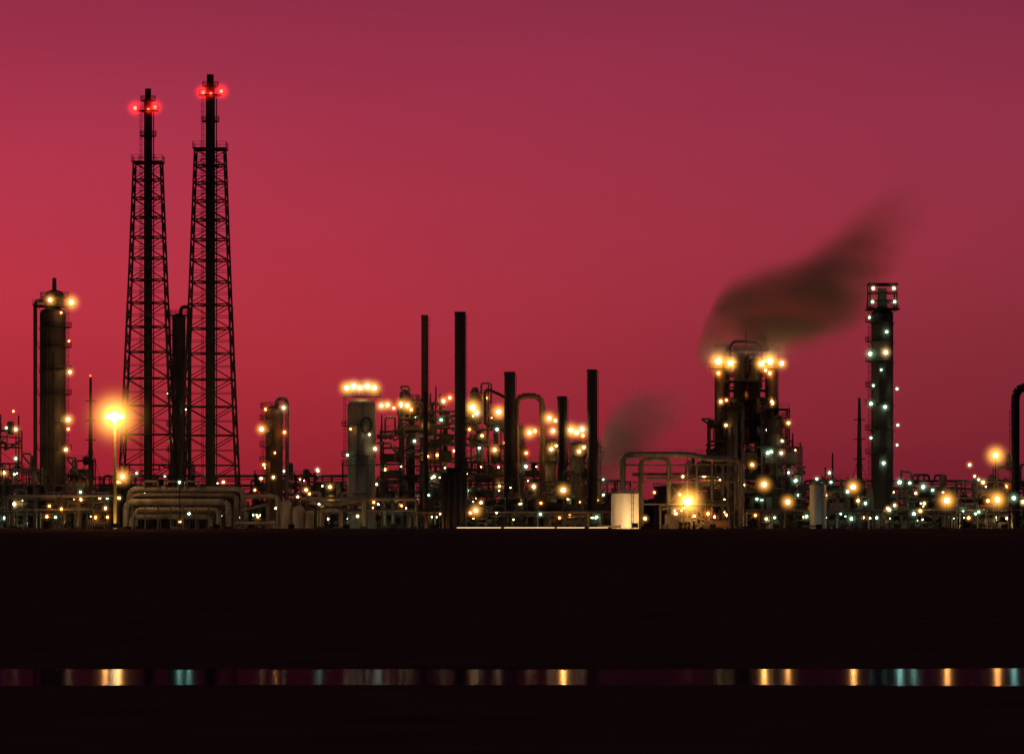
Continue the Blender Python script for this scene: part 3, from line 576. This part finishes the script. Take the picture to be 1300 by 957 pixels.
me = bpy.data.meshes.new("river"); me.from_pydata([(-8000, 161.5, 0), (8000, 161.5, 0), (8000, 205, 0), (-8000, 205, 0)], [], [(0, 1, 2, 3)])
w = bpy.data.objects.new("river", me); scene.collection.objects.link(w)
m = bpy.data.materials.new("river_water"); m.use_nodes = True; nt = m.node_tree; nt.nodes.clear()
o = nt.nodes.new("ShaderNodeOutputMaterial"); gl = nt.nodes.new("ShaderNodeBsdfGlossy"); df = nt.nodes.new("ShaderNodeBsdfDiffuse"); mx = nt.nodes.new("ShaderNodeAddShader")
gl.inputs["Color"].default_value = (.034, .04, .065, 1); gl.inputs["Roughness"].default_value = .088; df.inputs["Color"].default_value = (.01, .01, .014, 1)
tc = nt.nodes.new("ShaderNodeTexCoord"); mp = nt.nodes.new("ShaderNodeMapping"); mp.inputs["Scale"].default_value = (.25, 2.2, 1)
nn = nt.nodes.new("ShaderNodeTexNoise"); nn.inputs["Scale"].default_value = .8; nn.inputs["Detail"].default_value = 4; bp = nt.nodes.new("ShaderNodeBump"); bp.inputs["Distance"].default_value = .004; bp.inputs["Strength"].default_value = .4
nt.links.new(tc.outputs["Object"], mp.inputs[0]); nt.links.new(mp.outputs[0], nn.inputs["Vector"]); nt.links.new(nn.outputs["Fac"], bp.inputs["Height"]); nt.links.new(bp.outputs[0], gl.inputs["Normal"])
nt.links.new(gl.outputs[0], mx.inputs[0]); nt.links.new(df.outputs[0], mx.inputs[1]); nt.links.new(mx.outputs[0], o.inputs[0]); me.materials.append(m)

# ------------------------------------------------------------------ smoke and steam
def plume(name, u0, u1, vtop, vbot, D, ycent, yrad, amp, dens, scol, absd, seed, yk=1.0, nscale=.12, hy=14, aniso=.3):
    x0, x1, z0, z1 = X(u0, D), X(u1, D), Z(vbot, D), Z(vtop, D); Lx, H = x1-x0, z1-z0
    me = bpy.data.meshes.new(name); k = M(); k.box((Lx/2, 0, H/2), (Lx, 2*hy, H), "dark_steel"); me.from_pydata(k.v, [], k.f)
    ob = bpy.data.objects.new(name, me); ob.location = (x0, D, z0); scene.collection.objects.link(ob)
    m = bpy.data.materials.new(name+"_vapour"); m.use_nodes = True; nt = m.node_tree; nt.nodes.clear(); N_ = nt.nodes.new; Lk = nt.links.new
    def mth(op, a, b=None, cl=False):
        n = N_("ShaderNodeMath"); n.operation = op; n.use_clamp = cl
        for i, v in enumerate((a, b)):
            if v is None: continue
            if isinstance(v, (int, float)): n.inputs[i].default_value = v
            else: Lk(v, n.inputs[i])
        return n.outputs[0]
    def curve(pts, src):
        n = N_("ShaderNodeFloatCurve"); c = n.mapping.curves[0]
        c.points[0].location = pts[0]; c.points[1].location = pts[-1]
        for p in pts[1:-1]: c.points.new(*p)
        n.mapping.update(); Lk(src, n.inputs["Value"]); return n.outputs[0]
    tc = N_("ShaderNodeTexCoord"); no = N_("ShaderNodeTexNoise"); no.inputs["Scale"].default_value = nscale; no.inputs["Detail"].default_value = 3
    mp = N_("ShaderNodeMapping"); mp.inputs["Location"].default_value = (seed, seed, 0); mp.inputs["Rotation"].default_value = (0, math.radians(28), 0); mp.inputs["Scale"].default_value = (.45, 1, 1.3)
    Lk(tc.outputs["Object"], mp.inputs[0]); Lk(mp.outputs[0], no.inputs["Vector"])
    sp = N_("ShaderNodeSeparateXYZ"); Lk(tc.outputs["Object"], sp.inputs[0])
    u = mth('DIVIDE', sp.outputs[0], Lx, True); f = no.outputs["Fac"]
    zc = mth('MULTIPLY', curve(ycent, u), H); r = mth('MULTIPLY', curve(yrad, u), H)
    dz = mth('ADD', mth('SUBTRACT', sp.outputs[2], zc), mth('MULTIPLY', mth('SUBTRACT', f, .5), H*.18)); dy = mth('MULTIPLY', sp.outputs[1], yk)
    d = mth('DIVIDE', mth('SQRT', mth('ADD', mth('MULTIPLY', dz, dz), mth('MULTIPLY', dy, dy))), mth('MAXIMUM', r, .05))
    mr = N_("ShaderNodeMapRange"); mr.interpolation_type = 'SMOOTHSTEP'; Lk(d, mr.inputs[0]); mr.inputs[1].default_value = 1.0; mr.inputs[2].default_value = .35; mr.inputs[3].default_value = 0; mr.inputs[4].default_value = 1
    f2 = mth('MULTIPLY', mth('SUBTRACT', f, .22, True), 3.4); de = mth('MULTIPLY', mth('MULTIPLY', mr.outputs[0], curve(amp, u)), f2)
    sc = N_("ShaderNodeVolumeScatter"); sc.inputs["Color"].default_value = (*scol, 1); Lk(mth('MULTIPLY', de, dens), sc.inputs["Density"]); sc.inputs["Anisotropy"].default_value = aniso
    ab = N_("ShaderNodeVolumeAbsorption"); ab.inputs["Color"].default_value = (.02, .05, .12, 1); Lk(mth('MULTIPLY', de, absd), ab.inputs["Density"])
    ad = N_("ShaderNodeAddShader"); Lk(sc.outputs[0], ad.inputs[0]); Lk(ab.outputs[0], ad.inputs[1]); o = N_("ShaderNodeOutputMaterial"); Lk(ad.outputs[0], o.inputs["Volume"])
    me.materials.append(m)
def c2(pts, u0, u1, vt, vb): return [((a-u0)/(u1-u0), (vb-b)/(vb-vt)) for a, b in pts]
def r2(pts, u0, u1, vt, vb): return [((a-u0)/(u1-u0), b/(vb-vt)) for a, b in pts]
pu = (886, 1190, 190, 466)
plume("smoke_plume", *pu, 1005, c2([(886, 450), (900, 432), (916, 410), (955, 398), (1000, 389), (1050, 370), (1085, 343), (1120, 305), (1190, 245)], *pu),
    r2([(886, 18), (900, 42), (916, 56), (955, 66), (1000, 72), (1050, 82), (1085, 88), (1120, 78), (1190, 40)], *pu),
    [(0, 1), (.06, 1), (.35, 1), (.52, .8), (.66, .42), (.8, .16), (1, 0)], .27, (.42, .33, .9), .04, 3.1, yk=1.15, hy=16, aniso=.1)
pu = (742, 890, 480, 650)
plume("steam_plume", *pu, 1000, c2([(742, 650), (756, 615), (772, 575), (800, 548), (840, 528), (890, 505)], *pu),
    r2([(742, 14), (756, 46), (772, 62), (800, 62), (840, 46), (890, 16)], *pu),
    [(0, .8), (.1, 1), (.35, .95), (.6, .7), (.85, .2), (1, 0)], .1, (.98, .82, .97), .0, 9.4, nscale=.15, aniso=.2)

# ------------------------------------------------------------------ sky
w = bpy.data.worlds.new("World"); scene.world = w; w.use_nodes = True; nt = w.node_tree; nt.nodes.clear(); N_ = nt.nodes.new; Lk = nt.links.new
def mth(op, a, b=None, cl=False):
    n = N_("ShaderNodeMath"); n.operation = op; n.use_clamp = cl
    for i, v in enumerate((a, b)):
        if v is None: continue
        if isinstance(v, (int, float)): n.inputs[i].default_value = v
        else: Lk(v, n.inputs[i])
    return n.outputs[0]
def lin(c): return tuple((((x/255)+.055)/1.055)**2.4 if x/255 > .04045 else x/255/12.92 for x in c)
tc = N_("ShaderNodeTexCoord"); sp = N_("ShaderNodeSeparateXYZ"); Lk(tc.outputs["Generated"], sp.inputs[0])
el = mth('DIVIDE', sp.outputs[2], .16, True)
def ramp(stops):
    r = N_("ShaderNodeValToRGB"); r.color_ramp.interpolation = 'B_SPLINE'; e = r.color_ramp.elements
    while len(e) > 1: e.remove(e[-1])
    e[0].position = stops[0][0]; e[0].color = (*lin(stops[0][1]), 1)
    for p, c in stops[1:]:
        x = e.new(p); x.color = (*lin(c), 1)
    Lk(el, r.inputs[0]); return r.outputs[0]
left = ramp([(0, (144, 30, 42)), (.12, (162, 36, 50)), (.3, (184, 46, 63)), (.45, (182, 48, 71)), (.62, (169, 46, 74)), (.82, (142, 39, 68)), (1, (122, 35, 62))])
right = ramp([(0, (104, 28, 41)), (.12, (118, 33, 48)), (.3, (132, 39, 57)), (.45, (141, 42, 63)), (.62, (142, 42, 68)), (.82, (128, 38, 66)), (1, (111, 34, 60))])
az = N_("ShaderNodeMapRange"); az.interpolation_type = 'SMOOTHSTEP'; Lk(sp.outputs[0], az.inputs[0]); az.inputs[1].default_value = -.15; az.inputs[2].default_value = .17
mx = N_("ShaderNodeMix"); mx.data_type = 'RGBA'; Lk(az.outputs[0], mx.inputs[0]); Lk(left, mx.inputs[6]); Lk(right, mx.inputs[7])
no = N_("ShaderNodeTexNoise"); no.inputs["Scale"].default_value = 7; no.inputs["Detail"].default_value = 5; mp = N_("ShaderNodeMapping"); mp.inputs["Scale"].default_value = (1, 1, 4); mp.inputs["Rotation"].default_value = (0, .35, 0)
Lk(tc.outputs["Generated"], mp.inputs[0]); Lk(mp.outputs[0], no.inputs["Vector"])
va = mth('ADD', mth('MULTIPLY', no.outputs["Fac"], .22), .91)
gw = N_("ShaderNodeMapRange"); gw.interpolation_type = 'SMOOTHSTEP'; Lk(sp.outputs[1], gw.inputs[0]); gw.inputs[1].default_value = .45; gw.inputs[2].default_value = .97
bgc = N_("ShaderNodeMix"); bgc.data_type = 'RGBA'; Lk(gw.outputs[0], bgc.inputs[0]); bgc.inputs[6].default_value = (.032, .025, .048, 1)
vm = N_("ShaderNodeVectorMath"); vm.operation = 'SCALE'; Lk(mx.outputs[2], vm.inputs[0]); Lk(va, vm.inputs["Scale"]); Lk(vm.outputs[0], bgc.inputs[7])
b1 = N_("ShaderNodeBackground"); Lk(bgc.outputs[2], b1.inputs[0]); b1.inputs[1].default_value = 1
sk = N_("ShaderNodeTexSky"); sk.sky_type = 'NISHITA'; sk.sun_disc = False; sk.sun_elevation = math.radians(-2); sk.sun_rotation = math.radians(-8)
b2 = N_("ShaderNodeBackground"); Lk(sk.outputs[0], b2.inputs[0]); b2.inputs[1].default_value = .01
ad = N_("ShaderNodeAddShader"); Lk(b1.outputs[0], ad.inputs[0]); Lk(b2.outputs[0], ad.inputs[1]); o = N_("ShaderNodeOutputWorld"); Lk(ad.outputs[0], o.inputs[0])
sl = bpy.data.lights.new("sun", 'SUN'); sl.energy = .02; sl.angle = math.radians(.5); sl.color = (1, .4, .3); so = bpy.data.objects.new("sun", sl); scene.collection.objects.link(so)
so.rotation_euler = (math.radians(-88), 0, math.radians(8))

# ------------------------------------------------------------------ camera
cd = bpy.data.cameras.new("camera"); co = bpy.data.objects.new("camera", cd); scene.collection.objects.link(co); scene.camera = co
co.location = (0, 0, CAMH); co.rotation_euler = (math.radians(90), 0, 0); cd.sensor_width = 36; cd.lens = 36*5000/1300
cd.shift_y = (650-478.5)/1300; cd.clip_start = 1; cd.clip_end = 60000
scene.view_settings.view_transform = 'Standard'; scene.view_settings.look = 'None'; scene.view_settings.exposure = 0
